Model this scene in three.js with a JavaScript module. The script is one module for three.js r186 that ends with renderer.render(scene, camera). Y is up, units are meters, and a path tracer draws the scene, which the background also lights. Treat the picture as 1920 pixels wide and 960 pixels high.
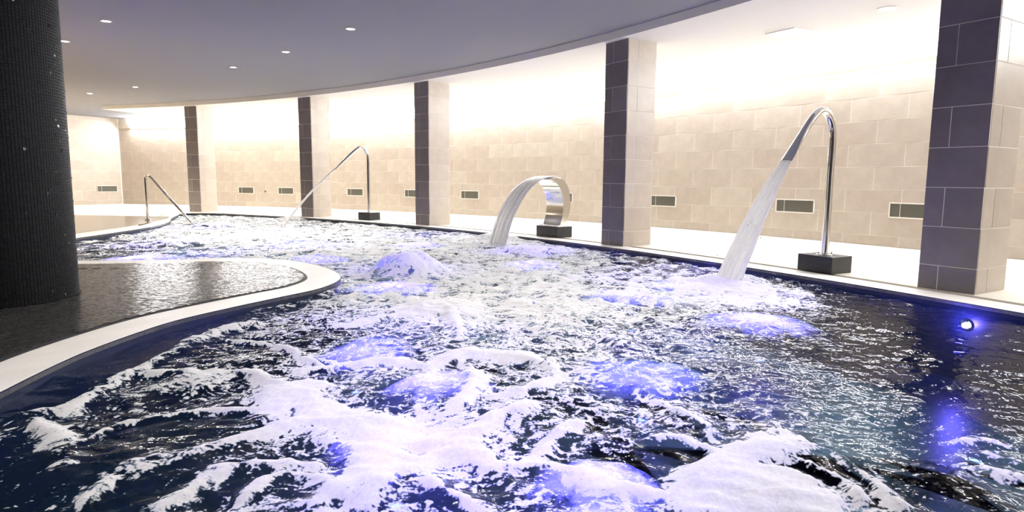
import * as THREE from 'three';
import { mergeGeometries } from 'three/addons/utils/BufferGeometryUtils.js';
import { RectAreaLightUniformsLib } from 'three/addons/lights/RectAreaLightUniformsLib.js';
import { RoundedBoxGeometry } from 'three/addons/geometries/RoundedBoxGeometry.js';

// ---------------------------------------------------------------- camera, lights, exposure
const scene = new THREE.Scene();
const D2R = Math.PI / 180;
const camera = new THREE.PerspectiveCamera(2 * Math.atan(480 / 1188) / D2R, 2, 0.05, 100);
camera.rotation.order = 'YXZ';
camera.position.set(0, 0.82, 0);
camera.rotation.set(-6.8 * D2R, 0, 0.4 * D2R);
const renderer = new THREE.WebGLRenderer();
renderer.toneMapping = THREE.LinearToneMapping;
renderer.toneMappingExposure = 1.75;
renderer.shadowMap.enabled = true;
scene.background = new THREE.Color(0, 0, 0);           // a closed room: no sky
RectAreaLightUniformsLib.init();
const COVE = { color: new THREE.Color(0.965, 0.98, 1.0), light: 15, glow: 6 };
const DOWN = { color: new THREE.Color(1.0, 0.94, 0.87), cd: 6.2, glow: 60 };
const BAY_FILL = { color: new THREE.Color(1.0, 0.80, 0.56), cd: 60, cone: 1.4 };        // warm lamps added out of view to light the far pillar and ceiling
const SOFFIT_CD = 1.2;
const POOL_LED = new THREE.Color(0.20, 0.12, 1.0);

// ---------------------------------------------------------------- helpers
let seed = 20240611;
const rnd = () => { seed = (seed * 1664525 + 1013904223) >>> 0; return seed / 4294967296; };
const rr = (a, b) => a + (b - a) * rnd();
const clamp = (x, a, b) => x < a ? a : x > b ? b : x;
const sstep = (a, b, x) => { const t = clamp((x - a) / (b - a), 0, 1); return t * t * (3 - 2 * t); };
const lerp = (a, b, t) => a + (b - a) * t;
const perm = new Uint8Array(512);
{ const p = [...Array(256).keys()]; for (let i = 255; i > 0; i--) { const j = Math.floor(rnd() * (i + 1)); [p[i], p[j]] = [p[j], p[i]]; } for (let i = 0; i < 512; i++) perm[i] = p[i & 255]; }
const GX = [1, -1, 1, -1, 1.414, -1.414, 0, 0], GY = [1, 1, -1, -1, 0, 0, 1.414, -1.414];
function noise(x, y, per = 256) {                        // gradient noise, about -1 .. 1
  const xf = Math.floor(x), yf = Math.floor(y), fx = x - xf, fy = y - yf;
  const m = per, x0 = ((xf % m) + m) % m, y0 = ((yf % m) + m) % m, x1 = (x0 + 1) % m, y1 = (y0 + 1) % m;
  const u = fx * fx * fx * (fx * (fx * 6 - 15) + 10), v = fy * fy * fy * (fy * (fy * 6 - 15) + 10);
  const a = perm[perm[x0 & 255] + (y0 & 255)] & 7, b = perm[perm[x1 & 255] + (y0 & 255)] & 7, c = perm[perm[x0 & 255] + (y1 & 255)] & 7, d = perm[perm[x1 & 255] + (y1 & 255)] & 7;
  const na = GX[a] * fx + GY[a] * fy, nb = GX[b] * (fx - 1) + GY[b] * fy, nc = GX[c] * fx + GY[c] * (fy - 1), nd = GX[d] * (fx - 1) + GY[d] * (fy - 1);
  return na + u * (nb - na) + v * (nc - na) + u * v * (na - nb - nc + nd);
}
const used = {};
function numbered(n) { used[n] = (used[n] ?? -1) + 1; return used[n] ? `${n}_${String(used[n]).padStart(3, '0')}` : n; }
function shade(o) { o.traverse(m => { if (m.isMesh) { m.castShadow = true; m.receiveShadow = true; } }); return o; }
function part(parent, name, geo, material) { const m = new THREE.Mesh(geo, material); m.name = name; m.castShadow = m.receiveShadow = true; parent.add(m); return m; }
function thing(name, label, category, pos = [0, 0, 0], turn = 0, group) {
  const g = new THREE.Group(); g.name = numbered(name); g.position.set(...pos); g.rotation.y = turn;
  g.userData = { label, category }; if (group) g.userData.group = group; scene.add(g); return g;
}
function solo(name, geo, material, data) { const m = new THREE.Mesh(geo, material); m.name = numbered(name); m.userData = data; m.castShadow = m.receiveShadow = true; scene.add(m); return m; }
const structure = (name, geo, material, label, category) => solo(name, geo, material, { kind: 'structure', label, category });
function moved(g, x = 0, y = 0, z = 0, ry = 0) { if (ry) g.rotateY(ry); g.translate(x, y, z); return g; }

// the curved pool edge: circle centre and radius in x, z; r is measured outwards from the outer edge of the coping
const CX = -16.333, CZ = 3.958, R = 21.414;
const at = (th, r, t = 0) => { const a = th * D2R; return [CX + (R + r) * Math.cos(a) - t * Math.sin(a), CZ + (R + r) * Math.sin(a) + t * Math.cos(a)]; };
const face = th => -th * D2R;                            // group turn: local +X points away from the pool, +Z towards growing angle
const WALL_R = 3.02, SOFFIT_Y = 2.55, CEIL_Y = 2.645, COVE_Y = 2.343, WATER_Y = -0.06;

// polygon of [x, z] points, extruded from y0 up to y1
function slab(poly, y0, y1, holes = [], bevel = 0) {
  const s = new THREE.Shape(poly.map(([x, z]) => new THREE.Vector2(x, -z)));
  for (const h of holes) s.holes.push(new THREE.Path(h.map(([x, z]) => new THREE.Vector2(x, -z))));
  const g = new THREE.ExtrudeGeometry(s, { depth: y1 - y0 - 2 * bevel, bevelEnabled: bevel > 0, bevelSize: bevel, bevelThickness: bevel, bevelOffset: -bevel, bevelSegments: 2, curveSegments: 1 });
  g.rotateX(-Math.PI / 2); g.translate(0, y0 + bevel, 0); return g;
}
function arcPoly(th0, th1, r0, r1, n = 90) {
  const p = []; for (let i = 0; i <= n; i++) p.push(at(lerp(th0, th1, i / n), r0)); for (let i = n; i >= 0; i--) p.push(at(lerp(th0, th1, i / n), r1)); return p;
}
// one strip swept along the arc through a profile of [r, y] points
function arcStrip(th0, th1, profile, n = 120) {
  const pos = [], idx = [], uv = []; const k = profile.length;
  for (let i = 0; i <= n; i++) { const th = lerp(th0, th1, i / n); profile.forEach(([r, y], j) => { const [x, z] = at(th, r); pos.push(x, y, z); uv.push((th - th0) * D2R * R, j); }); }
  for (let i = 0; i < n; i++) for (let j = 0; j < k - 1; j++) { const a = i * k + j, b = a + k; idx.push(a, a + 1, b, b, a + 1, b + 1); }
  const g = new THREE.BufferGeometry(); g.setAttribute('position', new THREE.Float32BufferAttribute(pos, 3)); g.setAttribute('uv', new THREE.Float32BufferAttribute(uv, 2)); g.setIndex(idx);
  const f = g.toNonIndexed(); f.computeVertexNormals(); return f;
}

// ---------------------------------------------------------------- materials
function dataTex(w, h, fn, srgb, repeat) {
  const d = new Uint8Array(w * h * 4);
  for (let j = 0; j < h; j++) for (let i = 0; i < w; i++) { const c = fn(i, j); const o = (j * w + i) * 4; d[o] = c[0]; d[o + 1] = c[1]; d[o + 2] = c[2]; d[o + 3] = 255; }
  const t = new THREE.DataTexture(d, w, h); t.magFilter = THREE.LinearFilter; t.minFilter = THREE.LinearFilter; t.wrapS = t.wrapT = repeat === false ? THREE.ClampToEdgeWrapping : THREE.RepeatWrapping;
  if (srgb) t.colorSpace = THREE.SRGBColorSpace; t.needsUpdate = true; return t;
}
// mottled porcelain: cloudy patches, fine grain, faint sanded streaks
function mottle(base, amp, size = 256, streak = 0) {
  return dataTex(size, size, (i, j) => {
    const x = i / size, y = j / size;
    const n = 0.55 * noise(x * 4, y * 4, 4) + 0.3 * noise(x * 12 + 3, y * 12, 12) + 0.2 * noise(x * 48, y * 48 + 7, 48) + streak * noise(x * 6, y * 90, 90);
    return base.map(b => clamp(b * (1 + amp * n), 0, 255));
  }, true);
}
const grain = dataTex(256, 256, (i, j) => { const n = 128 + 90 * noise(i / 256 * 40, j / 256 * 40, 40) + 40 * noise(i / 256 * 120, j / 256 * 120, 120); const v = clamp(n, 0, 255); return [v, v, v]; });
const mat = o => new THREE.MeshStandardMaterial({ side: THREE.DoubleSide, ...o });
const phys = o => new THREE.MeshPhysicalMaterial({ side: THREE.DoubleSide, ...o });
const M = {
  grout: mat({ color: new THREE.Color(0.72, 0.67, 0.60), roughness: 0.85 }),
  plaster: mat({ color: new THREE.Color(0.76, 0.75, 0.735), roughness: 0.9, bumpMap: grain, bumpScale: 0.0006 }),
  ceiling: mat({ color: new THREE.Color(0.25, 0.254, 0.285), roughness: 0.85, bumpMap: grain, bumpScale: 0.0006 }),
  deck: mat({ map: mottle([236, 229, 214], 0.05, 256, 0.15), roughness: 0.42, bumpMap: grain, bumpScale: 0.0004 }),
  coping: mat({ map: mottle([245, 241, 235], 0.04, 256, 0.3), roughness: 0.45, bumpMap: grain, bumpScale: 0.0005 }),
  wetFloor: mat({ map: mottle([92, 82, 68], 0.35), roughness: 0.16, bumpMap: grain, bumpScale: 0.002 }),
  gutter: mat({ color: new THREE.Color(0.10, 0.095, 0.075), roughness: 0.5 }),
  basin: mat({ color: new THREE.Color(0.010, 0.019, 0.042), roughness: 0.35 }),
  rearWall: mat({ color: new THREE.Color(0.12, 0.11, 0.11), roughness: 0.8 }),
  mosaicGrout: mat({ color: new THREE.Color(0.03, 0.03, 0.034), roughness: 0.6 }),
  mosaic: phys({ color: new THREE.Color(1, 1, 1), roughness: 0.6, specularIntensity: 0.45 }),
  mosaicGlossy: mat({ color: new THREE.Color(0.02, 0.022, 0.028), roughness: 0.06 }),
  islandMosaic: phys({ color: new THREE.Color(1, 1, 1), roughness: 0.22, specularIntensity: 0.45 }),
  steel: mat({ color: new THREE.Color(0.78, 0.77, 0.75), metalness: 1, roughness: 0.1 }),
  stone: mat({ map: mottle([38, 38, 42], 0.4), roughness: 0.35 }),
  ventDark: mat({ color: new THREE.Color(0.105, 0.10, 0.08), roughness: 0.35 }),
  ventFrame: mat({ color: new THREE.Color(0.75, 0.71, 0.64), roughness: 0.5 }),
  white: mat({ color: new THREE.Color(0.85, 0.84, 0.82), roughness: 0.5 }),
  hole: mat({ color: new THREE.Color(0.012, 0.012, 0.012), roughness: 0.6 }),
  coveGlow: mat({ color: new THREE.Color(0.9, 0.9, 0.9), emissive: COVE.color, emissiveIntensity: COVE.glow, roughness: 0.6 }),
  downGlow: mat({ color: new THREE.Color(0.9, 0.9, 0.9), emissive: DOWN.color, emissiveIntensity: DOWN.glow }),
  ledGlow: mat({ color: new THREE.Color(0.9, 0.9, 0.9), emissive: new THREE.Color(0.1, 0.16, 1.0), emissiveIntensity: 6 }),
};
const tileTex = [[190, 178, 165], [187, 175, 162], [193, 182, 169], [185, 172, 159]].map(c => mottle(c, 0.06, 256, 0.25));
const tileMat = tileTex.map(t => mat({ map: t, roughness: 0.38, bumpMap: grain, bumpScale: 0.0003 }));
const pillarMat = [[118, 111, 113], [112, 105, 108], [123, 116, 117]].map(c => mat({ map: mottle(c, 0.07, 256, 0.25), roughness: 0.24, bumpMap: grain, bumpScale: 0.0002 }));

// a tile lying in the local X (thickness, front at -X), Y, Z box, front edges chamfered
const tileCache = {};
function tileGeo(w, h, t = 0.012, c = 0.002) {
  const key = [w, h, t].map(v => v.toFixed(4)).join(); if (tileCache[key]) return tileCache[key];
  const s = new THREE.Shape(); s.moveTo(-w / 2 + c, -h / 2 + c); s.lineTo(w / 2 - c, -h / 2 + c); s.lineTo(w / 2 - c, h / 2 - c); s.lineTo(-w / 2 + c, h / 2 - c); s.closePath();
  const g = new THREE.ExtrudeGeometry(s, { depth: t - c, bevelEnabled: true, bevelThickness: c, bevelSize: c, bevelSegments: 1, steps: 1 });
  const p = g.attributes.position, u = g.attributes.uv; for (let i = 0; i < p.count; i++) u.setXY(i, p.getX(i) * 1.25 + 0.5, p.getY(i) * 1.25 + 0.5);
  g.translate(0, 0, -t + c); g.rotateY(-Math.PI / 2);   // extrusion +Z becomes -X ; front at x = 0 .. -t
  return tileCache[key] = g;
}

// ---------------------------------------------------------------- pool outline (inner edge of the coping)
const INNER = -0.26;
const outline = (() => {
  const pts = []; for (let th = -4; th >= -65; th -= 3) pts.push(at(th, INNER));
  pts.push([-7.72, -14.9], [-7.45, -14.1], [-7.0, -13.0], [-6.5, -12.0], [-6.12, -10.8], [-5.98, -9.5], [-5.9, -8.3], [-5.65, -7.2], [-5.1, -6.5], [-4.4, -6.25], [-3.56, -6.35], [-2.93, -6.52], [-2.41, -6.46], [-1.83, -5.99], [-1.44, -5.27], [-1.45, -4.74], [-1.63, -4.34], [-1.8, -3.98], [-1.95, -3.6], [-2.0, -3.28], [-2.02, -2.89], [-1.99, -2.56], [-1.96, -2.35], [-1.9, -1.9], [-1.75, -1.5], [-1.3, -1.1], [-0.5, -0.92], [1, -0.85], [2.4, -0.85], [3.6, -0.9], [4.4, -1.2]);
  const c = new THREE.CatmullRomCurve3(pts.map(([x, z]) => new THREE.Vector3(x, 0, z)), true, 'centripetal');
  return c.getSpacedPoints(520).slice(0, 520).map(v => [v.x, v.z]);
})();
function offsetLine(d) {
  return outline.map((p, i) => { const a = outline[(i + 519) % 520], b = outline[(i + 1) % 520]; const tx = b[0] - a[0], tz = b[1] - a[1], l = Math.hypot(tx, tz); return [p[0] - d * tz / l * -1 * SIGN, p[1] + d * tx / l * -1 * SIGN]; });
}
const SIGN = (() => { let A = 0; outline.forEach((p, i) => { const q = outline[(i + 1) % 520]; A += p[0] * q[1] - q[0] * p[1]; }); return A > 0 ? 1 : -1; })();
function inside(poly, x, z) { let c = false; for (let i = 0, j = poly.length - 1; i < poly.length; j = i++) { const a = poly[i], b = poly[j]; if ((a[1] > z) !== (b[1] > z) && x < (b[0] - a[0]) * (z - a[1]) / (b[1] - a[1]) + a[0]) c = !c; } return c; }
const copingOuter = offsetLine(0.27), gutterOuter = offsetLine(0.37), waterEdge = offsetLine(0.09);

// ---------------------------------------------------------------- the room
const corner = at(-80.6, WALL_R), leftDir = [-0.529, 0.849];
const leftEnd = [corner[0] + leftDir[0] * 12.5, corner[1] + leftDir[1] * 12.5];
const room = [corner]; for (let th = -78; th <= -8; th += 2) room.push(at(th, WALL_R)); const rightEnd = at(-8, WALL_R);
room.push([rightEnd[0], 4], [leftEnd[0], 4], leftEnd);

// island: dark wet mosaic ground inside the coping of the peninsula
const islandPts = []; { let i0 = 0, i1 = 0, b0 = 9, b1 = 9; copingOuter.forEach(([x, z], i) => { const d0 = Math.hypot(x + 5.2, z + 6.1), d1 = Math.hypot(x + 2.1, z + 1.6); if (d0 < b0) { b0 = d0; i0 = i; } if (d1 < b1) { b1 = d1; i1 = i; } }); for (let i = i0; i !== i1; i = (i + 1) % 520) islandPts.push(copingOuter[i]); islandPts.push([-6.4, -1.5], [-6.4, -5.9]); }
structure('floor', slab(room, -0.2, -0.002, [gutterOuter]), M.deck, 'cream tiled pool deck between the tiled wall and the coping', 'floor');
const basinWall = (() => { const pos = [], idx = []; outline.forEach(([x, z], i) => { pos.push(x, 0, z, x, -0.6, z); const a = 2 * i, b = 2 * ((i + 1) % 520); idx.push(a, a + 1, b, b, a + 1, b + 1); }); const g = new THREE.BufferGeometry(); g.setAttribute('position', new THREE.Float32BufferAttribute(pos, 3)); g.setIndex(idx); g.computeVertexNormals(); return g; })();
structure('wall_pool', basinWall, M.basin, 'dark tiled side of the pool basin under the water', 'pool');
structure('floor_pool', slab(outline, -0.75, -0.55), M.basin, 'dark tiled bottom of the pool basin', 'pool');
structure('trim_1', slab(copingOuter, -0.032, 0, [outline], 0.006), M.coping, 'pale stone coping band around the pool edge', 'coping');
structure('trim_2', slab(gutterOuter, -0.18, -0.022, [copingOuter]), M.gutter, 'narrow dark overflow gutter behind the pale coping', 'gutter');

const island = new THREE.Group(); island.name = 'floor_island'; island.userData = { kind: 'structure', label: 'wet dark mosaic ground of the rounded peninsula between coping bands', category: 'floor' }; scene.add(island);
part(island, 'mortar_bed', slab(islandPts, -0.19, 0.002), M.mosaicGrout);
{
  const S = 0.025, g = new RoundedBoxGeometry(S - 0.002, 0.006, S - 0.002, 1, 0.0012), list = [];
  for (let x = -5.2; x < -1.2; x += S) for (let z = -6.6; z < -1.9; z += S) if (inside(islandPts, x, z) && inside(islandPts, x + 0.03, z) && inside(islandPts, x, z + 0.03) && inside(islandPts, x, z - 0.03) && Math.hypot(x + 3.465, z + 4.22) > 0.46) list.push([x, z]);
  const im = new THREE.InstancedMesh(g, M.islandMosaic, list.length), m = new THREE.Matrix4(), q = new THREE.Quaternion(), e = new THREE.Euler(), c = new THREE.Color();
  list.forEach(([x, z], i) => { e.set(rr(-1, 1) * 0.07 + 0.02 * noise(x * 3, z * 3), 0, rr(-1, 1) * 0.03 + 0.02 * noise(x * 3 + 9, z * 3)); q.setFromEuler(e); m.compose(new THREE.Vector3(x, 0.0035, z), q, new THREE.Vector3(1, 1, 1)); im.setMatrixAt(i, m); const k = rr(0.7, 1.4); im.setColorAt(i, c.setRGB(0.045 * k, 0.043 * k, 0.042 * k)); });
  im.name = 'mosaic_tiles'; im.userData = { kind: 'stuff', label: 'tiny dark glass mosaic tiles' }; im.castShadow = im.receiveShadow = true; island.add(im);
}

// wet dark floor of the side bay by the handrail
structure('floor_bay', slab([[-7.35, -13.6], [-6.95, -12.75], [-6.68, -11.6], [-6.5, -10.7], [-6.42, -9.6], [-6.4, -8.6], [-9.5, -8.6], [-13.2, -10.6], [-14.2, -12.6], [-10.5, -14.1]], -0.1, 0.001), M.wetFloor, 'wet dark floor of the side bay left of the handrail', 'floor');

// curved back wall with its porcelain tiles
const wallBack = new THREE.Group(); wallBack.name = 'wall_back'; wallBack.userData = { kind: 'structure', label: 'long curved wall clad in large beige running-bond tiles', category: 'wall' }; scene.add(wallBack);
part(wallBack, 'backing', slab(arcPoly(-81.5, -6, WALL_R + 0.004, WALL_R + 0.25, 160), -0.1, CEIL_Y + 0.1), M.grout);
{
  const rows = [0.133, 0.3, 0.3, 0.3, 0.3, 0.3, 0.3, 0.3, 0.11], rad = R + WALL_R, W = 0.75; let y = 0; const list = [];
  rows.forEach((h, k) => {
    const step = W / rad / D2R; let th = -14 - (k % 2 ? step / 2 : 0) - step * 0.31;
    for (; th - step / 2 > -80.55; th -= step) list.push([th, y + h / 2, h - 0.006, W]);
    const left = (th + step / 2 + 80.58) * D2R * rad; if (left > 0.03) list.push([th + step / 2 - left / rad / D2R / 2, y + h / 2, h - 0.006, left]);
    y += h;
  });
  const dist = ([th]) => { const [x, z] = at(th, WALL_R); return Math.hypot(x, z); };
  list.sort((a, b) => dist(a) - dist(b));
  const rest = [];
  list.forEach(([th, yy, h, w], i) => {
    const g = tileGeo(w - 0.006, h), [x, z] = at(th, WALL_R + 0.002), v = Math.floor(rnd() * 4);
    if (i < 300) { const m = part(wallBack, 'tile', g, tileMat[v]); m.position.set(x, yy, z); m.rotation.y = face(th); } else rest.push(moved(g.clone(), x, yy, z, face(th)));
  });
  if (rest.length) part(wallBack, 'far_tiles', mergeGeometries(rest), tileMat[0]).userData = { kind: 'stuff' };
}
// plain walls: left one beside the far corner, two outside the view
function wallSlab(a, b, t) { const dx = b[0] - a[0], dz = b[1] - a[1], l = Math.hypot(dx, dz), nx = -dz / l * t, nz = dx / l * t; return slab([a, b, [b[0] + nx, b[1] + nz], [a[0] + nx, a[1] + nz]], -0.1, CEIL_Y + 0.1); }
const wallLeft = new THREE.Group(); wallLeft.name = 'wall_left'; wallLeft.userData = { kind: 'structure', label: 'beige tiled wall running from the far corner behind the mosaic column', category: 'wall' }; scene.add(wallLeft);
const lt = Math.atan2(-leftDir[0], leftDir[1]);
part(wallLeft, 'backing', wallSlab(corner, leftEnd, 0.2), M.grout);
{
  const nx = leftDir[1], nz = -leftDir[0], ang = Math.atan2(nz, nx);           // normal into the room
  const rows = [0.133, 0.3, 0.3, 0.3, 0.3, 0.3, 0.3, 0.3, 0.3, 0.11]; let y = 0;
  rows.forEach((h, k) => { for (let s = 0.4 + (k % 2) * 0.375; s < 4.5; s += 0.75) { const m = part(wallLeft, 'tile', tileGeo(0.744, h - 0.006), tileMat[(k + Math.round(s * 3)) % 4]); m.position.set(corner[0] + leftDir[0] * s, y + h / 2, corner[1] + leftDir[1] * s); m.rotation.y = Math.PI - ang; } if (k % 2) { const m = part(wallLeft, 'tile', tileGeo(0.369, h - 0.006), tileMat[k % 4]); m.position.set(corner[0] + leftDir[0] * 0.2125, y + h / 2, corner[1] + leftDir[1] * 0.2125); m.rotation.y = Math.PI - ang; } y += h; });
}
structure('wall_right', slab([[rightEnd[0], rightEnd[1] - 0.3], [rightEnd[0] + 0.2, rightEnd[1] - 0.3], [rightEnd[0] + 0.2, 4.2], [rightEnd[0], 4.2]], -0.1, CEIL_Y + 0.1), M.rearWall, 'plain dark end wall outside the view', 'wall');
structure('wall_front', slab([[leftEnd[0] - 0.2, 4], [rightEnd[0] + 0.2, 4], [rightEnd[0] + 0.2, 4.2], [leftEnd[0] - 0.2, 4.2]], -0.1, CEIL_Y + 0.1), M.rearWall, 'plain dark wall behind the viewer', 'wall');
structure('wall_side', slab([leftEnd, [leftEnd[0], 4.1], [leftEnd[0] - 0.2, 4.1], [leftEnd[0] - 0.2, leftEnd[1]]], -0.1, CEIL_Y + 0.1), M.rearWall, 'plain dark wall beyond the mosaic column', 'wall');
structure('ceiling', slab([...arcPoly(-81.5, -6, 0, WALL_R + 0.2, 60).slice(61).reverse(), [rightEnd[0] + 0.2, 4.2], [leftEnd[0] - 0.3, 4.2], [leftEnd[0] - 0.3, leftEnd[1]]], CEIL_Y, CEIL_Y + 0.15), M.ceiling, 'smooth grey painted ceiling over the pool', 'ceiling');
structure('trim_3', slab(arcPoly(-74, -8.2, -0.15, WALL_R, 140), SOFFIT_Y, CEIL_Y - 0.0005), M.plaster, 'lowered white soffit band curving above the deck', 'soffit');

// cove light along the top of the curved wall
const COVE_A = -79.6, COVE_B = -9;
{
  const t = thing('cove_light', 'continuous glowing white light cove along the top of the curved tiled wall', 'light');
  part(t, 'diffuser', arcStrip(COVE_A, COVE_B, [[WALL_R - 0.004, COVE_Y], [WALL_R - 0.17, SOFFIT_Y - 0.003]], 160), M.coveGlow);
  const n = 20, step = (COVE_B - COVE_A) / n, h = Math.hypot(0.166, SOFFIT_Y - COVE_Y - 0.003), len = step * D2R * (R + WALL_R - 0.09);
  for (let i = 0; i < n; i++) {
    const th = COVE_A + step * (i + 0.5), [x, z] = at(th, WALL_R - 0.105), l = new THREE.RectAreaLight(COVE.color, COVE.light * lerp(1.9, 0.55, i / (n - 1)), len * 0.99, h * 0.94);
    const y = (COVE_Y + SOFFIT_Y) / 2 - 0.014; l.position.set(x, y, z);
    const a = th * D2R, tilt = Math.atan2(0.166, SOFFIT_Y - COVE_Y); l.lookAt(x - Math.cos(a) * Math.cos(tilt), y - Math.sin(tilt), z - Math.sin(a) * Math.cos(tilt)); l.name = 'cove_area_light'; scene.add(l);
  }
}

// ---------------------------------------------------------------- pillars along the pool edge
function pillar(th, r, label, twist = 0) {
  const W = 0.40, D = 0.50, T = 0.012, G = 0.005;
  const [x, z] = at(th, r + D / 2), t = thing('tiled_pillar', label, 'pillar', [x, 0, z], face(th) + twist, 'tiled pillars along the curved pool edge');
  part(t, 'core', moved(new THREE.BoxGeometry(D - 0.005, SOFFIT_Y + 0.02, W - 0.005), 0, SOFFIT_Y / 2 - 0.01, 0), M.grout);
  const rows = [0.19, 0.3, 0.3, 0.3, 0.3, 0.3, 0.3, 0.3, 0.26]; let y = 0;
  const sides = [[0, W, D / 2, 0], [Math.PI, W, D / 2, 1], [Math.PI / 2, D - 0.026, W / 2, 0], [-Math.PI / 2, D - 0.026, W / 2, 1]];
  rows.forEach((h, k) => {
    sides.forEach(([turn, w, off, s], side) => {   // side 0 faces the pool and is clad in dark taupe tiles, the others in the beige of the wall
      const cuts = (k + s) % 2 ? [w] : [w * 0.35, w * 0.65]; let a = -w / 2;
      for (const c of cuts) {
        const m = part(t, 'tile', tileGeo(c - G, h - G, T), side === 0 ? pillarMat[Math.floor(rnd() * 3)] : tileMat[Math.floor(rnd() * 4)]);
        const lx = -(off - 0.002), lz = a + c / 2, cs = Math.cos(turn), sn = Math.sin(turn);
        m.position.set(lx * cs + lz * sn, y + h / 2, -lx * sn + lz * cs); m.rotation.y = turn; a += c;
      }
    });
    y += h;
  });
  return t;
}
pillar(-66.5, -0.05, 'slim square tiled pillar just behind the sloping handrail');
pillar(-56.25, -0.05, 'square tiled pillar standing behind the thin jet of the slender spout');
pillar(-46.55, -0.05, 'square tiled pillar between the slender thin-jet spout and the curved steel cascade');
pillar(-34.45, -0.05, 'square tiled pillar between the curved steel cascade and the big gushing spout');
pillar(-24.1, 0.1, 'broad square tiled pillar beside the big gushing spout, blue lamp in the water before it', 0.13);

// ---------------------------------------------------------------- dark mosaic column on the island
{
  const cx = -3.465, cz = -4.22, rad = 0.45, S = 0.02, H = CEIL_Y - 0.006;
  const t = thing('mosaic_column', 'thick round column covered in tiny black glossy mosaic tiles', 'column', [cx, 0.006, cz]);
  part(t, 'core', moved(new THREE.CylinderGeometry(rad - 0.004, rad - 0.004, H, 72), 0, H / 2, 0), M.mosaicGrout);
  const glossy = [], n = Math.round(2 * Math.PI * rad / S), rows = Math.floor(H / S), im = new THREE.InstancedMesh(new RoundedBoxGeometry(S - 0.0022, S - 0.0022, 0.006, 1, 0.001), M.mosaic, n * rows);
  const m = new THREE.Matrix4(), q = new THREE.Quaternion(), e = new THREE.Euler(0, 0, 0, 'YXZ'), c = new THREE.Color(); let i = 0;
  for (let j = 0; j < rows; j++) for (let k = 0; k < n; k++) {
    const a = k / n * 2 * Math.PI; const gl = rnd() < 0.02, tl = gl ? 0.16 : 0.012; e.set(rr(-1, 1) * tl, a + rr(-1, 1) * tl, 0); q.setFromEuler(e);
    m.compose(new THREE.Vector3(Math.sin(a) * (rad - 0.002), (j + 0.5) * S, Math.cos(a) * (rad - 0.002)), q, new THREE.Vector3(1, 1, 1)); im.setMatrixAt(i, m); if (gl) glossy.push(m.clone().multiply(new THREE.Matrix4().makeTranslation(0, 0, 0.0012)));
    const v = rr(0.5, 1.5); im.setColorAt(i++, c.setRGB(0.006 * v, 0.0065 * v, 0.009 * v));
  }
  im.name = 'mosaic_tiles'; im.userData = { kind: 'stuff', label: 'tiny black glass mosaic tiles' }; im.castShadow = im.receiveShadow = true; t.add(im);
  const gm = new THREE.InstancedMesh(im.geometry, M.mosaicGlossy, glossy.length); glossy.forEach((q2, k) => gm.setMatrixAt(k, q2)); gm.name = 'glossy_mosaic_tiles'; gm.userData = { kind: 'stuff', label: 'scattered shinier mosaic tiles that sparkle' }; gm.castShadow = gm.receiveShadow = true; t.add(gm);
}

// ---------------------------------------------------------------- wall panels
function wallPanel(th, label, w = 0.58, pose) {
  let x, z, turn; if (pose) [x, z, turn] = pose; else { [x, z] = at(th, WALL_R); turn = face(th); }
  const t = thing('wall_panel', label, 'wall panel', [x, 0.375, z], turn, 'dark panels low on the tiled wall'), h = 0.2, f = 0.016;
  part(t, 'panel', moved(new RoundedBoxGeometry(0.008, h - f, w - f, 1, 0.001), -0.006, h / 2, 0), M.ventDark);
  const fr = [[h - f / 2, w, f, 0], [f / 2, w, f, 0]].map(([y, ww, hh]) => moved(new RoundedBoxGeometry(0.018, hh, ww, 1, 0.002), -0.009, y, 0));
  fr.push(...[-1, 1].map(s => moved(new RoundedBoxGeometry(0.018, h, f, 1, 0.002), -0.009, h / 2, s * (w / 2 - f / 2))));
  part(t, 'frame', mergeGeometries(fr), M.ventFrame);
  part(t, 'joint', moved(new THREE.BoxGeometry(0.004, h - f, 0.006), -0.011, h / 2, -w * 0.27), M.ventFrame);
}
wallPanel(0, 'small dark panel on the far left wall beside the mosaic column', 0.6, [corner[0] + leftDir[0] * 0.45, corner[1] + leftDir[1] * 0.45, Math.PI - Math.atan2(-leftDir[0], leftDir[1])]);
wallPanel(-69.9, 'dark wall panel just right of the slim pillar by the handrail');
wallPanel(-66.4, 'dark wall panel just left of the pillar crossed by the thin jet');
wallPanel(-60.4, 'dark wall panel touching the upright of the slender thin-jet spout');
wallPanel(-55.6, 'dark wall panel almost wholly hidden behind the pillar left of the cascade');
wallPanel(-51.14, 'dark wall panel left of the falling sheet of the cascade');
wallPanel(-44.7, 'dark wall panel mostly hidden behind the curved steel cascade');
wallPanel(-38.86, 'dark wall panel just right of the pillar between cascade and big spout');
wallPanel(-33.0, 'dark framed wall panel between the big spout and its gushing water', 0.62);
wallPanel(-29.1, 'dark framed wall panel cut off by the broad pillar beside the big spout', 0.62);
{ const [x, z] = at(-68.2, WALL_R); const t = thing('wall_nozzle', 'tiny round nozzle on the wall between two dark panels', 'nozzle', [x, 0.45, z], face(-68.2)); const g = new THREE.CylinderGeometry(0.03, 0.034, 0.02, 20); g.rotateZ(Math.PI / 2); g.translate(-0.01, 0, 0); part(t, 'cap', g, M.ventDark); const r = new THREE.TorusGeometry(0.034, 0.005, 8, 24); r.rotateY(Math.PI / 2); r.translate(-0.004, 0, 0); part(t, 'ring', r, M.steel); }

// ---------------------------------------------------------------- water fixtures
function block(t, d, h, w) { part(t, 'base_block', moved(new RoundedBoxGeometry(d, h, w, 2, 0.006), 0, h / 2, 0), M.stone); }
const V3 = (x, y, z = 0) => new THREE.Vector3(x, y, z);
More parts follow.
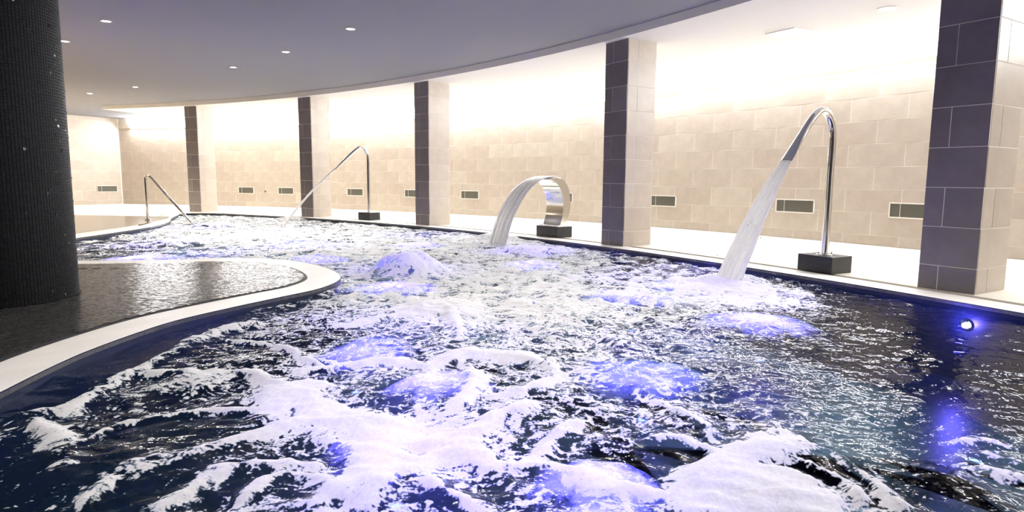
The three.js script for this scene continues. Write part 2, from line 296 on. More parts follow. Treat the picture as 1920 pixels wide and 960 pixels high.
// a tube of changing, elliptic section along points; prof(s) gives [half width along local Z, half thickness]
function sweep(curve, prof, n, m, wob) {
  const pos = [], uv = [], idx = [];
  for (let i = 0; i <= n; i++) {
    const s = i / n, p = curve.getPoint(s), t = curve.getTangent(s), nn = V3(-t.y, t.x, 0).normalize(), [a, b] = prof(s);
    for (let j = 0; j <= m; j++) { const f = j / m * Math.PI * 2, k = wob ? wob(s, j / m) : 1; const u = Math.cos(f) * a * k, v = Math.sin(f) * b * k; pos.push(p.x + nn.x * v, p.y + nn.y * v, p.z + u); uv.push(j / m, s); }
  }
  for (let i = 0; i < n; i++) for (let j = 0; j < m; j++) { const a = i * (m + 1) + j, b = a + m + 1; idx.push(a, b, a + 1, b, b + 1, a + 1); }
  const g = new THREE.BufferGeometry(); g.setAttribute('position', new THREE.Float32BufferAttribute(pos, 3)); g.setAttribute('uv', new THREE.Float32BufferAttribute(uv, 2)); g.setIndex(idx); g.computeVertexNormals(); return g;
}
const streakTex = (() => {
  const w = 256, h = 512; return dataTex(w, h, (i, j) => { const x = i / w, y = j / h; const n = 0.5 + 0.5 * noise(x * 34, y * 3, 34) + 0.4 * noise(x * 70, y * 14, 70) + 0.25 * noise(x * 90, y * 60, 90); const f = clamp(n, 0, 1); return [255 * (0.36 - 0.26 * f), 255 * (0.45 + 0.5 * f), 0]; });
})();
M.jet = phys({ color: new THREE.Color(0.95, 0.95, 0.95), roughness: 1, roughnessMap: streakTex, transmission: 1, transmissionMap: streakTex, thickness: 0, ior: 1.33 });
const sheetTex = (() => {
  const w = 512, h = 512; return dataTex(w, h, (i, j) => { const x = i / w, y = j / h; const n = 0.45 + 0.55 * noise(x * 22, y * 2.2, 44) + 0.45 * noise(x * 50, y * 5, 50) + 0.2 * noise(x * 60, y * 60, 60); const f = clamp(n - 0.15 * (y > 0.25 ? 1 : y * 4), 0, 1); return [255 * (0.66 - 0.52 * f), 255 * (0.2 + 0.7 * f), 0]; });
})();
M.sheet = phys({ color: new THREE.Color(0.96, 0.96, 0.96), roughness: 1, roughnessMap: sheetTex, transmission: 1, transmissionMap: sheetTex, thickness: 0, ior: 1.33 });

function spout(th, r, swing, label, jetLabel, reach, nozzle, landing, jetWide) {
  const [x, z] = at(th, r), turn = face(th), t = thing('arched_spout', label, 'spout', [x, -0.002, z], turn, 'arched steel water spouts');
  block(t, 0.28, 0.155, 0.36);
  const rad = 0.034, rise = 1.24;
  const arch = new THREE.CatmullRomCurve3([V3(0, 0.155), V3(0, 0.5), V3(0, 0.9), V3(0, rise), V3(-0.022, rise + 0.11), V3(-0.085, rise + 0.2), V3(-0.165, rise + 0.225), V3(-0.245, rise + 0.175), V3(lerp(-0.245, nozzle[0], 0.5), lerp(rise + 0.175, nozzle[1], 0.48)), V3(...nozzle)], false, 'centripetal');
  const spin = g => g.rotateY(swing);
  part(t, 'pipe', spin(sweep(arch, s => { const f = sstep(0.84, 1, s); return [lerp(rad, 0.062, f), lerp(rad, 0.016, f)]; }, 120, 28)), M.steel);
  part(t, 'mouth', spin(sweep(new THREE.LineCurve3(V3(nozzle[0] + 0.006, nozzle[1] + 0.008), V3(nozzle[0] - 0.002, nozzle[1] - 0.003)), () => [0.064, 0.018], 1, 28)), M.steel);
  part(t, 'flange', moved(new THREE.LatheGeometry([[0, 0.168], [0.05, 0.168], [0.075, 0.163], [0.078, 0.155], [0, 0.155]].map(p => new THREE.Vector2(...p)), 32)), M.steel);
  for (let k = 0; k < 4; k++) { const a = k * Math.PI / 2 + 0.6; part(t, 'bolt', moved(new THREE.CylinderGeometry(0.008, 0.008, 0.018, 6), Math.cos(a) * 0.06, 0.172, Math.sin(a) * 0.06), M.steel); }
  const j = thing('water_jet', jetLabel, 'water', [x, -0.002, z], turn);
  const mid = V3(lerp(nozzle[0], landing[0], 0.42), lerp(nozzle[1], landing[1], 0.34) + 0.03);
  const path = new THREE.QuadraticBezierCurve3(V3(nozzle[0] - 0.001, nozzle[1] - 0.002), V3(mid.x, mid.y), V3(landing[0], landing[1] - 0.03));
  const wob = (s, u) => 1 + 0.16 * s * noise(u * 14, s * 4 + th, 14) + 0.10 * noise(u * 26, s * 9, 26) * s;
  part(j, 'stream', spin(sweep(path, s => [lerp(0.058, jetWide, Math.pow(s, 0.8)), lerp(0.014, jetWide * 0.55, s)], 90, 64, wob)), M.jet);
  const drops = []; for (let k = 0; k < 60; k++) { const s = rr(0.5, 1), p = path.getPoint(s); const g = new THREE.IcosahedronGeometry(rr(0.004, 0.009), 1); g.translate(p.x + rr(-1, 1) * jetWide * s * 0.9, p.y + rr(-0.02, 0.03), rr(-1, 1) * jetWide * s * 1.3); drops.push(g); }
  part(j, 'droplets', spin(mergeGeometries(drops)), M.jet).userData = { kind: 'stuff' };
}
spout(-27.05, 0.2, -0.04, 'tall arched chrome spout on a black block gushing a wide white stream', 'wide white stream of water pouring from the tall arched chrome spout', 0, [-0.56, 1.01], [-1.2, WATER_Y], 0.135);
spout(-51.7, 0.2, -0.28, 'slender arched chrome spout on a black block squirting a thin far jet', 'thin slanting jet of water from the slender arched spout', 0, [-0.68, 1.03], [-1.75, WATER_Y], 0.035);

// curved blade cascade
{
  const th = -38.2, [x, z] = at(th, 0.16), turn = face(th), swing = 0.02;
  const t = thing('cascade_fountain', 'curved crescent-shaped polished steel cascade fountain on a black block', 'fountain', [x, -0.002, z], turn);
  block(t, 0.3, 0.16, 0.46);
  const rot = g => g.rotateY(swing), BW = 0.36;
  // crescent profile: outer back edge and inner front edge, as [x, y]
  const outer = [[0.045, 0.175], [0.115, 0.30], [0.15, 0.46], [0.135, 0.62], [0.075, 0.76], [-0.03, 0.845], [-0.13, 0.868], [-0.25, 0.85]];
  const inner = [[-0.262, 0.838], [-0.16, 0.80], [-0.065, 0.72], [-0.01, 0.60], [0.012, 0.46], [-0.002, 0.32], [-0.05, 0.175]];
  const sm = p => new THREE.CatmullRomCurve3(p.map(q => V3(...q)), false, 'centripetal').getPoints(36).map(v => new THREE.Vector2(v.x, v.y));
  const s = new THREE.Shape([...sm(outer), ...sm(inner)]);
  const g = new THREE.ExtrudeGeometry(s, { depth: BW, bevelEnabled: true, bevelSize: 0.004, bevelThickness: 0.004, bevelSegments: 2, curveSegments: 1 }); g.translate(0, 0, -BW / 2);
  part(t, 'blade', rot(g), M.steel);
  part(t, 'foot_plate', rot(moved(new RoundedBoxGeometry(0.24, 0.02, 0.41, 2, 0.004), 0.0, 0.168, 0)), M.steel);
  const j = thing('water_sheet', 'broad streaky sheet of water falling from the curved steel cascade', 'water', [x, -0.002, z], turn);
  const P = [[-0.10, 0.882], [-0.2, 0.879], [-0.30, 0.868], [-0.48, 0.80], [-0.67, 0.67], [-0.83, 0.48], [-0.96, 0.26], [-1.05, 0.02], [-1.08, -0.09]];
  const path = new THREE.CatmullRomCurve3(P.map(q => V3(...q)), false, 'centripetal');
  const wob = (s2, u) => 1 + 0.05 * noise(u * 30, s2 * 3, 30) * sstep(0.1, 0.6, s2);
  part(j, 'sheet', rot(sweep(path, s2 => [lerp(0.165, 0.19, s2), lerp(0.006, 0.03, s2)], 80, 120, wob)), M.sheet);
  for (let k = 0; k < 7; k++) { const zz = -0.14 + k * 0.047 + rr(-0.01, 0.01), off = rr(-0.012, 0.012); const c = new THREE.CatmullRomCurve3(P.map(([a, b], i) => V3(a + off * i / 3, b + 0.004, zz * (1 + 0.025 * i))), false, 'centripetal'); part(j, 'strand', rot(sweep(c, s2 => [lerp(0.012, 0.016, s2), lerp(0.005, 0.014, s2)], 50, 12, (s2, u) => 1 + 0.35 * noise(u * 4 + k, s2 * 12, 16))), M.jet); }
}

// handrail into the water
{
  const t = thing('handrail', 'slim steel handrail bent at the top, sloping down into the bubbling water', 'handrail', [-7.1, 0, -12.34]);
  const c = new THREE.CatmullRomCurve3([V3(0, 0), V3(0, 0.4), V3(0, 0.78), V3(0.01, 0.845), V3(0.06, 0.86), V3(0.11, 0.82), V3(0.3, 0.60), V3(0.6, 0.25), V3(0.93, -0.14)], false, 'centripetal');
  part(t, 'rail', new THREE.TubeGeometry(c, 90, 0.024, 14), M.steel);
  part(t, 'flange', new THREE.LatheGeometry([[0, 0.03], [0.035, 0.03], [0.06, 0.012], [0.062, 0], [0, 0]].map(p => new THREE.Vector2(...p)), 28), M.steel);
}
for (const [x, z, l] of [[-3.87, -5.66, 'small round drain in the island beside the mosaic column'], [-3.75, -5.66, 'middle one of three small round drains by the island coping'], [-3.59, -5.67, 'small round drain in the island farthest from the mosaic column']]) {
  const t = thing('floor_drain', l, 'drain', [x, 0.006, z], 0, 'small drains in the island');
  part(t, 'grate', new THREE.LatheGeometry([[0, 0.002], [0.03, 0.002], [0.034, 0.004], [0.038, 0.003], [0.04, 0]].map(p => new THREE.Vector2(...p)), 24), M.hole);
}

// ---------------------------------------------------------------- ceiling lights
function downlight(x, z, label, lamp = DOWN) {
  const t = thing('ceiling_downlight', label, 'ceiling light', [x, CEIL_Y, z], 0, 'small recessed downlights');
  part(t, 'trim_ring', new THREE.LatheGeometry([[0.042, -0.001], [0.046, -0.008], [0.06, -0.006], [0.064, 0], [0.042, 0]].map(p => new THREE.Vector2(...p)), 32), M.white);
  part(t, 'lens', new THREE.LatheGeometry([[0, -0.007], [0.03, -0.006], [0.042, -0.002]].map(p => new THREE.Vector2(...p)), 28), M.downGlow);
  const s = new THREE.SpotLight(lamp.color, lamp.cd, 0, lamp.cone ?? 1.1, 0.6, 2); s.position.set(x, CEIL_Y - 0.02, z); s.target.position.set(x, 0, z); s.castShadow = true; s.shadow.radius = 2; scene.add(s, s.target);
}
downlight(-4.78, -7.7, 'bright downlight in the grey ceiling above the far side of the island');
downlight(-6.05, -8.82, 'downlight in the ceiling right at the edge of the mosaic column');
downlight(-1.99, -8.0, 'lone downlight above the middle of the pool, in the row running to the fascia');
downlight(-3.29, -9.44, 'middle downlight of the row of three above the pool');
downlight(-4.62, -10.74, 'downlight at the far end of the row of three above the pool');
downlight(-7.64, -13.12, 'far downlight above the handrail');
downlight(-9.24, -14.14, 'farthest downlight, near the left wall');
for (const [x, z] of [[-8.8, -9.2], [-10.6, -11.2], [-12.0, -13.4]]) downlight(x, z, 'added warm downlight out of view over the side bay, lighting the far pillar', BAY_FILL);
// downlights added out of view to brighten the near foam from above
for (const [x, z] of [[0.6, -5.0], [-1.5, -3.9], [2.3, -3.4], [0.9, -2.0], [-1.1, -1.2]]) downlight(x, z, 'added small downlight out of view in the ceiling above the near foam');
{
  const [x, z] = [3.72, -6.56], t = thing('soffit_downlight', 'round flush downlight in the white soffit beside the broad pillar', 'ceiling light', [x, SOFFIT_Y, z]);
  part(t, 'trim_ring', new THREE.LatheGeometry([[0.06, -0.001], [0.066, -0.008], [0.084, -0.006], [0.088, 0], [0.06, 0]].map(p => new THREE.Vector2(...p)), 36), M.white);
  part(t, 'lens', new THREE.LatheGeometry([[0, -0.005], [0.04, -0.004], [0.06, -0.001]].map(p => new THREE.Vector2(...p)), 28), mat({ color: new THREE.Color(0.9, 0.9, 0.9), emissive: COVE.color, emissiveIntensity: 1.2 }));
  const s = new THREE.SpotLight(COVE.color, SOFFIT_CD, 0, 1.2, 0.7, 2); s.position.set(x, SOFFIT_Y - 0.02, z); s.target.position.set(x, 0, z); s.castShadow = true; s.shadow.radius = 3; scene.add(s, s.target);
}
{
  const [x, z] = [3.2, -7.62], t = thing('soffit_glow_panel', 'small rectangular glowing panel set in the white soffit above the big spout', 'ceiling light', [x, SOFFIT_Y, z], face(-32));
  part(t, 'frame', mergeGeometries([[0, 0.17, 0.38, 0.02], [0, -0.17, 0.38, 0.02], [0.18, 0, 0.02, 0.32], [-0.18, 0, 0.02, 0.32]].map(([a, b, c, d]) => moved(new RoundedBoxGeometry(d, 0.012, c, 1, 0.002), b, -0.006, a))), M.white);
  part(t, 'diffuser', moved(new RoundedBoxGeometry(0.32, 0.006, 0.34, 1, 0.002), 0, -0.003, 0), mat({ color: new THREE.Color(0.9, 0.9, 0.9), emissive: COVE.color, emissiveIntensity: 1.5 }));  // glow and area light added to the soffit panel
  const l = new THREE.RectAreaLight(COVE.color, 2.5, 0.32, 0.32); l.position.set(x, SOFFIT_Y - 0.014, z); l.lookAt(x, 0, z); scene.add(l);
}

// ---------------------------------------------------------------- foam: where it lies on the water (metres, x and z)
const VEINS = [
 [0.05, [[-0.49,-1.53],[-0.39,-1.61],[-0.34,-1.79],[-0.24,-1.92],[-0.15,-1.94],[-0.05,-1.86],[0.07,-1.86],[0.18,-1.81],[0.26,-1.74],[0.34,-1.71],[0.44,-1.69]]],
 [0.05, [[-0.42,-2.04],[-0.26,-2.05],[-0.16,-2.02],[-0.05,-1.88]]],
 [0.045, [[-0.26,-2.05],[-0.13,-2.14],[-0.03,-2.26],[0.08,-2.35]]],
 [0.045, [[0.04,-1.88],[0.12,-1.95],[0.18,-2.12],[0.25,-2.2]]],
 [0.06, [[-0.96,-2.79],[-0.65,-2.98],[-0.36,-2.93],[-0.24,-3.1],[-0.09,-3.14],[0.19,-2.94]]],
 [0.05, [[-0.2,-2.99],[-0.17,-2.47],[-0.22,-2.36]]],
 [0.045, [[-0.15,-2.47],[0.05,-2.55],[0.2,-2.76],[0.15,-3.0]]],
 [0.11, [[-0.88,-2.65],[-0.81,-2.39],[-0.62,-2.23],[-0.46,-2.18],[-0.41,-2.04],[-0.43,-1.88],[-0.47,-1.74],[-0.52,-1.61]]],
 [0.04, [[-0.25,-1.75],[-0.15,-1.65],[-0.05,-1.61]]],
 [0.1, [[0.54,-1.77],[0.65,-1.86],[0.75,-1.94],[0.85,-2.0],[0.98,-2.06]]],
 [0.13, [[0.49,-1.61],[0.62,-1.73],[0.75,-1.79],[0.81,-1.68],[0.85,-1.58]]],
 [0.04, [[0.43,-2.04],[0.59,-2.04],[0.65,-1.9],[0.58,-1.74],[0.44,-1.68]]],
 [0.03, [[0.54,-2.57],[0.66,-2.28],[0.71,-2.11]]],
 [0.05, [[-1.81,-2.26],[-1.69,-2.34],[-1.73,-2.61],[-1.71,-2.92],[-1.71,-3.26],[-1.67,-3.57],[-1.47,-3.9]]],
 [0.05, [[-1.74,-2.21],[-1.53,-2.05],[-1.35,-1.83],[-1.32,-1.76]]],
 [0.03, [[-1.43,-1.94],[-1.43,-2.01],[-1.4,-2.16],[-1.28,-2.24],[-1.13,-2.3],[-1.0,-2.3],[-0.83,-2.28]]],
 [0.035, [[-1.78,-2.74],[-1.57,-2.77],[-1.26,-2.78],[-1.09,-2.69],[-0.94,-2.58]]],
 [0.06, [[-1.15,-1.61],[-1.14,-1.8],[-1.02,-1.9],[-0.86,-2.06],[-0.76,-2.18],[-0.61,-2.18]]],
 [0.09, [[-0.89,-2.23],[-0.92,-2.52],[-0.82,-2.62]]],
 [0.035, [[-0.93,-1.59],[-0.87,-1.75],[-0.71,-1.84],[-0.52,-1.84]]],
 [0.04, [[-0.74,-1.62],[-0.68,-1.76],[-0.56,-1.77],[-0.48,-1.81]]],
 [0.03, [[0.85,-1.92],[1.02,-1.98],[1.05,-1.8],[1.05,-1.61]]],
 [0.03, [[0.88,-1.9],[0.95,-1.78],[0.97,-1.64]]],
 [0.05, [[1.53,-1.99],[1.58,-1.95],[1.63,-1.9]]],
 [0.05, [[1.43,-1.87],[1.48,-1.83],[1.54,-1.79]]],
 [0.03, [[1.5,-2.06],[1.61,-2.1],[1.65,-2.06]]],
 [0.04, [[-1.56,-3.37],[-1.24,-3.26],[-0.9,-2.89]]],
 [0.05, [[-1.06,-3.63],[-0.8,-3.92],[-0.51,-4.27],[-0.26,-3.4]]],
];
const PATCHES = [
 [-1.15,-2.12,0.22,-1], [-1.62,-3.08,0.22,-0.7], [-1.39,-2.59,0.16,-0.3], [-1.4,-1.76,0.3,-1], [-1.94,-2.37,0.25,-1], [-2.07,-2.78,0.3,-1], [-2.05,-3.09,0.25,-1], [-1.95,-3.6,0.25,-1], [-1.73,-4.05,0.2,-0.7], [1.95,-2.51,0.7,-0.9], [1.84,-2.87,0.4,-0.55], [2.76,-3.49,0.5,-1], [2.97,-4.39,0.5,-1], [3.03,-5.15,0.3,-1], [1.38,-1.74,0.3,-0.35], [0.51,-1.86,0.11,-0.6], [0.94,-1.83,0.1,-0.65], [1.14,-1.95,0.15,-0.6], [0.76,-2.07,0.05,-0.4], [-0.48,-2.52,0.16,-0.75], [-0.24,-2.53,0.07,-0.6], [0.47,-2.54,0.09,-0.8], [-0.98,-1.67,0.16,-0.6], [0.25,-1.86,0.13,-0.35], [0.36,-1.93,0.12,-0.25], [-0.29,-1.64,0.16,-0.5], [-0.55,-1.96,0.1,-0.6], [-0.65,-1.81,0.12,-0.5], [0.05,-2.67,0.12,-0.2], [0.21,-2.3,0.1,-0.3], [0.06,-1.69,0.12,-0.35], [0.5,-2.02,0.12,-0.5], [2.05,-3.72,0.4,-0.35], [1.09,-2.85,0.4,-0.1], [0.69,-3.32,0.3,-0.1], [-1.16,-3.38,0.2,-0.3], [-0.39,-3.29,0.2,-0.2], [-0.81,-3.39,0.25,-0.1], [-0.83,-2.39,0.15,0.8], [-0.48,-2.13,0.16,0.9], [0.69,-1.79,0.16,0.55], [0.72,-1.64,0.16,0.55], [-0.51,-4.27,0.3,0.6], [-1.03,-4.64,0.3,0.2], [-0.05,-6.07,0.9,0.5], [-3.73,-10.02,1.2,0.9], [1.44,-4.96,0.5,0.5], [1.87,-4.64,0.3,0.9], [1.87,-5.23,0.35,1], [-2.12,-7.81,0.8,0.6], [0.16,-4.68,0.6,0.4], [-0.42,-2.18,0.2,0.3], [0.41,-3.96,0.5,0.2], [-0.46,-8.95,1,0.5], [-3.98,-7.7,0.9,-0.15], [-5.76,-8.96,1,-0.5], [-4.7,-7.1,0.7,-0.5]
];
const MOUNDS = [[-0.98, -5.95, 0.33, 0.19], [1.93, -5.45, 0.28, 0.07], [-0.2, -9.6, 0.4, 0.07], [-4.4, -8.3, 0.35, 0.06], [-5.4, -11.5, 0.4, 0.07], [-4.7, -13.6, 0.35, 0.06], [0.25, -7.9, 0.4, 0.04], [-0.5, -4.2, 0.3, 0.03], [-1.4, -2.62, 0.14, 0.02], [-0.3, -1.7, 0.16, 0.02]];
const FX0 = -8.4, FZ0 = -16.2, FS = 0.02, FW = 660, FH = 800;
const veinField = new Float32Array(FW * FH), densField = new Float32Array(FW * FH), depthField = new Float32Array(FW * FH);
for (const [w, pts] of VEINS) {
  const c = new THREE.CatmullRomCurve3(pts.map(([x, z]) => V3(x, 0, z)), false, 'centripetal'), n = pts.length * 14;
  for (let i = 0; i <= n; i++) {
    const p = c.getPoint(i / n), ww = 0.72 * w * (0.75 + 0.35 * noise(p.x * 4 + w * 90, p.z * 4)) * Math.min(1, 0.45 + 4 * Math.min(i, n - i) / n), k = Math.ceil(ww * 2 / FS), ci = Math.round((p.x - FX0) / FS), cj = Math.round((p.z - FZ0) / FS);
    for (let b = -k; b <= k; b++) for (let a = -k; a <= k; a++) { const ii = ci + a, jj = cj + b; if (ii < 0 || jj < 0 || ii >= FW || jj >= FH) continue; const d = Math.hypot(FX0 + ii * FS - p.x, FZ0 + jj * FS - p.z) / ww, v = clamp(1.6 - 0.8 * d, 0, 1); const o = jj * FW + ii; if (v > veinField[o]) veinField[o] = v; }
  }
}
for (let j = 0; j < FH; j++) for (let i = 0; i < FW; i++) {
  const x = FX0 + i * FS, z = FZ0 + j * FS; let d = 0; for (const [px, pz, r, s] of PATCHES) { const q = ((x - px) ** 2 + (z - pz) ** 2) / (r * r); if (q < 8) d += s * Math.exp(-0.7 * q); }
  for (const [px, pz, r] of MOUNDS) { const q = ((x - px) ** 2 + (z - pz) ** 2) / (r * r); if (q < 8) d += 0.7 * Math.exp(-q); }
  // base cover: dense in the middle and far water, thin along the calm right-hand edge and beside the left coping
  const rEdge = Math.hypot(x - CX, z - CZ) - R; let base = 0.06 - 0.75 * sstep(-1.25, -0.35, rEdge) * sstep(-8.5, -4.2, z) - 0.3 * sstep(0.9, 2.2, x - 0.28 * (z + 3)) * sstep(-5.5, -3.5, z);
  base += 0.12 * sstep(-3.8, -5.5, z) + 0.16 * Math.exp(-((x + 0.1) ** 2) / 1.6 - ((z + 4.4) ** 2) / 1.5) + 0.24 * Math.exp(-((x - 0.05) ** 2) / 0.45 - ((z + 2.6) ** 2) / 1.2);
  densField[j * FW + i] = clamp(d, -1.5, 1.3) + base;
}
function sample(f, x, z) { const u = clamp((x - FX0) / FS, 0, FW - 1.001), v = clamp((z - FZ0) / FS, 0, FH - 1.001), i = u | 0, j = v | 0, a = u - i, b = v - j, o = j * FW + i; return (f[o] * (1 - a) + f[o + 1] * a) * (1 - b) + (f[o + FW] * (1 - a) + f[o + FW + 1] * a) * b; }
const ridge = (x, y) => 1 - Math.abs(noise(x, y)) * 2;
function foamAt(x, z, fine) {
  const wx = x + 0.055 * noise(x * 4.2, z * 4.2 + 31) + 0.02 * noise(x * 14, z * 14), wz = z + 0.055 * noise(x * 4.2 + 57, z * 4.2) + 0.02 * noise(x * 14 + 19, z * 14);
  const v = sample(veinField, wx, wz), d = sample(densField, wx, wz);
  const l1 = ridge(wx * 3.1 + 5, wz * 3.9), l2 = ridge(wx * 8.3, wz * 10 + 13), l3 = noise(wx * 19, wz * 24);
  const l4 = ridge(wx * 21 + 3, wz * 25);
  let s = 0.15 * l1 + 0.28 * l2 + 0.22 * l3 + 0.20 * l4 - 0.19 + d * 0.52 + v * 0.62;
  const far = sstep(-3.2, -5.2, z); if (far > 0) s += far * (0.42 * noise(wx * 5.5 + 2, wz * 4.6) + 0.40 * noise(wx * 11, wz * 9 + 4) - 0.02);
  if (fine) s += (1 - 0.2 * v) * (0.42 * noise(wx * 40, wz * 50) + 0.29 * noise(x * 105, z * 120)) + 0.12 * noise(x * 260, z * 270);
  return s;
}
function heightAt(x, z) {
  const d = clamp(sample(densField, x, z), -1.2, 1), f = sstep(0.0, 0.7, foamAt(x, z, false)), v = sample(veinField, x, z);
  const calm = 1 - 0.5 * sstep(0.1, -0.8, d);
  let h = 0.018 * noise(x * 1.6, z * 1.9) + calm * (0.014 * noise(x * 4.3 + 8, z * 5) + 0.007 * ridge(x * 7.5, z * 9) + 0.0055 * noise(x * 16, z * 19) + 0.0022 * noise(x * 38, z * 44));
  h += 0.010 * f + 0.013 * v;
  for (const [px, pz, r, a] of MOUNDS) { const q = ((x - px) ** 2 + (z - pz) ** 2) / (r * r); if (q < 6) h += a * Math.exp(-q * q * 0.9 - q * 0.25) * (1 + 0.10 * noise(x * 7, z * 7) + 0.07 * noise(x * 20, z * 20)); }
  return h;
}
// ---------------------------------------------------------------- the water
{
  const xs = []; for (let x = -8.0; x <= 4.4; x += 0.02) xs.push(+x.toFixed(3));
  const zs = []; for (let z = -15.9; z < -9.5 - 1e-6; z += 0.05) zs.push(+z.toFixed(3)); for (let z = -9.5; z < -4.4 - 1e-6; z += 0.03) zs.push(+z.toFixed(3)); for (let z = -4.4; z <= -0.8 + 1e-6; z += 0.015) zs.push(+z.toFixed(3));
  const NX = xs.length, NZ = zs.length, H = new Float32Array(NX * NZ), In = new Uint8Array(NX * NZ);
  for (let j = 0; j < NZ; j++) for (let i = 0; i < NX; i++) { if (inside(waterEdge, xs[i], zs[j])) { In[j * NX + i] = 1; H[j * NX + i] = Math.min(WATER_Y + heightAt(xs[i], zs[j]), 0.3); } else H[j * NX + i] = WATER_Y; }
  const zones = [[-2.4, 0.76, -4.4, -0.8, 1792, 2048], [0.76, 4.4, -4.4, -0.8, 2048, 2048], [-6.3, 3.9, -9.5, -4.4, 2048, 1088], [-8.1, 1.2, -15.9, -9.5, 1024, 768]];
  const rippleTex = dataTex(512, 512, (i, j) => { const x = i / 512, y = j / 512; const n = 0.5 * noise(x * 9, y * 11, 99) * 0 + 0.5 * noise(x * 12, y * 12, 12) + 0.35 * noise(x * 28, y * 28, 28) + 0.2 * noise(x * 60, y * 60, 60); const v = clamp(128 + 120 * n, 0, 255); return [v, v, v]; });
  const pos = [], nor = [], uv = [], idx = [], mats = []; const geo = new THREE.BufferGeometry();
  const TINT = [0.50, 0.66, 0.76];
  zones.forEach(([x0, x1, z0, z1, tw, th], zi) => {
    const map = new Map(), start = idx.length, near = zi < 2;
    const vert = (i, j) => {
      const key = j * NX + i; if (map.has(key)) return map.get(key); const n = pos.length / 3; map.set(key, n);
      const il = Math.max(i - 1, 0), ir = Math.min(i + 1, NX - 1), jl = Math.max(j - 1, 0), jr = Math.min(j + 1, NZ - 1);
      const gx = (H[j * NX + ir] - H[j * NX + il]) / (xs[ir] - xs[il]), gz = (H[jr * NX + i] - H[jl * NX + i]) / (zs[jr] - zs[jl]), l = Math.hypot(gx, 1, gz);
      pos.push(xs[i], H[key], zs[j]); nor.push(-gx / l, 1 / l, -gz / l); uv.push((xs[i] - x0) / (x1 - x0), (zs[j] - z0) / (z1 - z0)); return n;
    };
    for (let j = 0; j < NZ - 1; j++) { if (zs[j] < z0 - 1e-4 || zs[j + 1] > z1 + 1e-4) continue; for (let i = 0; i < NX - 1; i++) { if (xs[i] < x0 - 1e-4 || xs[i + 1] > x1 + 1e-4) continue; const o = j * NX + i; if (!(In[o] && In[o + 1] && In[o + NX] && In[o + NX + 1])) continue; const a = vert(i, j), b = vert(i + 1, j), c = vert(i, j + 1), d = vert(i + 1, j + 1); idx.push(a, c, b, b, c, d); } }
    geo.addGroup(start, idx.length - start, zi);
    const col = new Uint8Array(tw * th * 4), pack = new Uint8Array(tw * th * 4);
    const lut = new Uint8Array(256), s8 = v => Math.round(255 * (v <= 0.0031308 ? 12.92 * v : 1.055 * Math.pow(v, 1 / 2.4) - 0.055)); for (let k = 0; k < 256; k++) lut[k] = s8(k / 255);
    
    for (let j = 0; j < th; j++) { const z = lerp(z0, z1, (j + 0.5) / th); for (let i = 0; i < tw; i++) {
      const x = lerp(x0, x1, (i + 0.5) / tw), s = foamAt(x, z, true), f = sstep(0.10, 0.36, s), o = (j * tw + i) * 4;
      const w = 0.90 + 0.10 * noise(x * 210, z * 220) + 0.06 * noise(x * 60 + 5, z * 60); col[o] = lut[Math.round(255 * clamp(lerp(TINT[0], w, f), 0, 1))]; col[o + 1] = lut[Math.round(255 * clamp(lerp(TINT[1], w, f), 0, 1))]; col[o + 2] = lut[Math.round(255 * clamp(lerp(TINT[2], w, f), 0, 1))]; col[o + 3] = 255;
      pack[o] = 255 * (1 - 0.70 * f); pack[o + 1] = 255 * (0.05 + 0.85 * Math.sqrt(f)); pack[o + 3] = 255;
    } }
    const tx = (d, srgb) => { const t = new THREE.DataTexture(d, tw, th); t.magFilter = t.minFilter = THREE.LinearFilter; if (srgb) t.colorSpace = THREE.SRGBColorSpace; t.needsUpdate = true; return t; };
    const pk = tx(pack, false), rp = rippleTex.clone(); rp.wrapS = rp.wrapT = THREE.RepeatWrapping; rp.repeat.set((x1 - x0) / 0.7, (z1 - z0) / 0.7); rp.needsUpdate = true;
    mats.push(phys({ map: tx(col, true), roughness: 1, roughnessMap: pk, transmission: 1, transmissionMap: pk, thickness: 0, ior: 1.33, specularIntensity: 0.45, bumpMap: rp, bumpScale: near ? 0.004 : 0.006 }));
  });
  geo.setAttribute('position', new THREE.Float32BufferAttribute(pos, 3)); geo.setAttribute('normal', new THREE.Float32BufferAttribute(nor, 3)); geo.setAttribute('uv', new THREE.Float32BufferAttribute(uv, 2)); geo.setIndex(idx);
  solo('pool_water', geo, mats, { kind: 'stuff', label: 'churning dark pool water covered in white foam veins and bubbles', category: 'water' });
}

// ---------------------------------------------------------------- underwater lamps and the bubble clouds that rise above them
const LED_CD = 0.8;
const lampSpots = [[-4.9, -8.27, 2.5], [-3.71, -7.43, 2], [-5.64, -11.3, 2.5], [-1.55, -10.2, 2.5], [-1.13, -6.2, 2], [0.27, -7.97, 2.5], [1.85, -6.4, 2], [1.91, -4.75, 1.6], [2.3, -3.0, 0.25], [1.55, -2.1, 0.3], [-1.0, -3.95, 0.7], [0.75, -3.5, 0.6], [1.1, -5.7, 1.2], [-2.6, -8.5, 1.5], [-3.8, -10.6, 1.5], [-0.47, -3.4, 1], [-0.48, -2.52, 1], [0.36, -2.25, 0.8], [0.23, -1.82, 1], [-0.33, -1.64, 0.9]];
const cloudTex = dataTex(512, 512, (i, j) => {
  const x = i / 511 * 2 - 1, y = j / 511 * 2 - 1, r = Math.hypot(x, y), n = 0.5 * noise(x * 4 + 40, y * 4 + 40) + 0.35 * noise(x * 11 + 40, y * 11 + 40) + 0.3 * noise(x * 34 + 40, y * 34 + 40);
  const f = sstep(0.05, 1.0, 1 - r + 0.6 * n) * clamp(1.3 * (1 - r * r), 0, 1); return [255 * (1 - 0.27 * f), 255 * Math.sqrt(f), 0];
}, false, false);
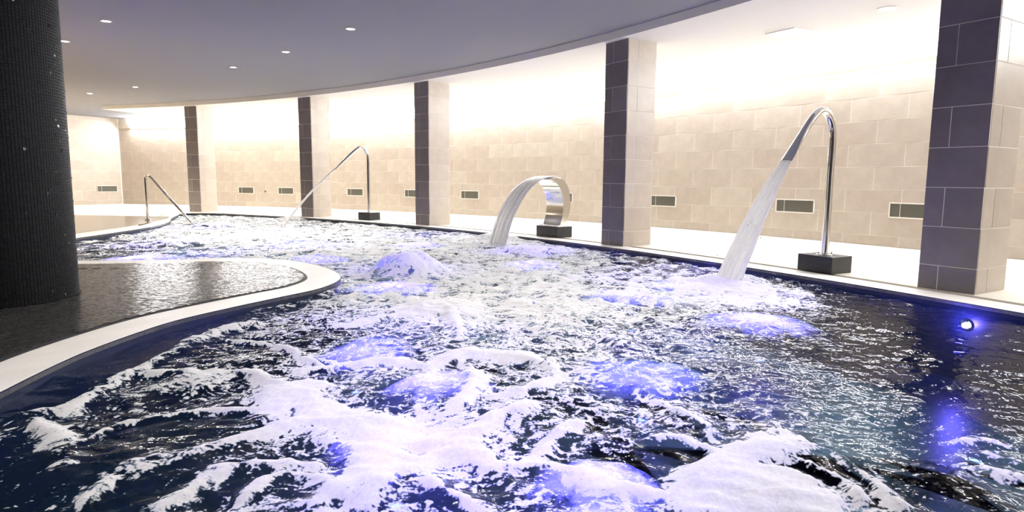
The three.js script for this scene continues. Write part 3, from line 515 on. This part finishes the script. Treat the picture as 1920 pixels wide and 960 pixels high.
M.bubbles = phys({ color: new THREE.Color(0.84, 0.87, 0.95), roughness: 1, roughnessMap: cloudTex, transmission: 1, transmissionMap: cloudTex, thickness: 0, ior: 1.02 });
const clouds = [];
function cloud(x, z, r, y) {
  const pos = [], uv = [], idx = [], n = 24, m = 40;
  for (let i = 0; i <= n; i++) for (let j = 0; j <= m; j++) { const q = i / n, a = j / m * Math.PI * 2, px = Math.cos(a) * q, pz = Math.sin(a) * q; pos.push(x + px * r, y - 0.14 * q * q + 0.02 * noise(px * 3 + x, pz * 3 + z), z + pz * r); uv.push(0.5 + px * 0.5, 0.5 + pz * 0.5); }
  for (let i = 0; i < n; i++) for (let j = 0; j < m; j++) { const a = i * (m + 1) + j, b = a + m + 1; idx.push(a, a + 1, b, b, a + 1, b + 1); }
  const g = new THREE.BufferGeometry(); g.setAttribute('position', new THREE.Float32BufferAttribute(pos, 3)); g.setAttribute('uv', new THREE.Float32BufferAttribute(uv, 2)); g.setIndex(idx); g.computeVertexNormals(); clouds.push(g);
}
function poolLamp(x, y, z, k, label, wallTurn) {
  const t = thing('underwater_lamp', label, 'pool lamp', [x, y, z], wallTurn ?? 0, wallTurn === undefined ? 'lamps under the foam' : undefined);
  const tip = g => wallTurn === undefined ? g : g.rotateZ(Math.PI / 2);
  part(t, 'rim', tip(new THREE.LatheGeometry([[0.022, 0.004], [0.027, 0.012], [0.04, 0.008], [0.045, 0], [0.022, 0]].map(p => new THREE.Vector2(...p)), 32)), M.steel);
  part(t, 'lens', tip(new THREE.LatheGeometry([[0, 0.012], [0.014, 0.011], [0.022, 0.006]].map(p => new THREE.Vector2(...p)), 28)), M.ledGlow);
  let l;
  if (wallTurn === undefined) { l = new THREE.SpotLight(POOL_LED, LED_CD * 3.2 * k, 0, 1.25, 1.0, 2); l.position.set(x, y + 0.03, z); l.target.position.set(x, 1, z); scene.add(l.target); }
  else { l = new THREE.PointLight(POOL_LED, LED_CD * k, 0, 2); l.position.set(x - 0.07 * Math.cos(-wallTurn), y, z - 0.07 * Math.sin(-wallTurn)); }
  l.castShadow = true; l.shadow.radius = 1.2; scene.add(l);
}
lampSpots.forEach(([x, z, k], i) => { poolLamp(x, -0.55, z, k, 'violet blue lamp on the pool bottom under the foam'); if (!(x > 1.4 && z > -3.5)) cloud(x + rr(-0.1, 0.1), z + rr(-0.1, 0.1), z > -4 ? rr(0.35, 0.5) : rr(0.6, 0.9), z > -4 ? -0.24 : -0.2); });
for (const [x, z, r] of [[-0.9, -4.2, 0.5], [0.6, -3.6, 0.7], [0.5, -5.2, 0.9], [-2.6, -8.6, 1.1], [-3.6, -10.8, 1.3]]) cloud(x, z, r, -0.26);
{ const th = -22.95, [x, z] = at(th, INNER - 0.004); poolLamp(x, -0.15, z, 0.6, 'bright blue lamp just under the water before the broad pillar', face(th)); }
solo('bubble_clouds', mergeGeometries(clouds), M.bubbles, { kind: 'stuff', label: 'clouds of fine bubbles glowing blue under the foam', category: 'bubbles' });

renderer.render(scene, camera);
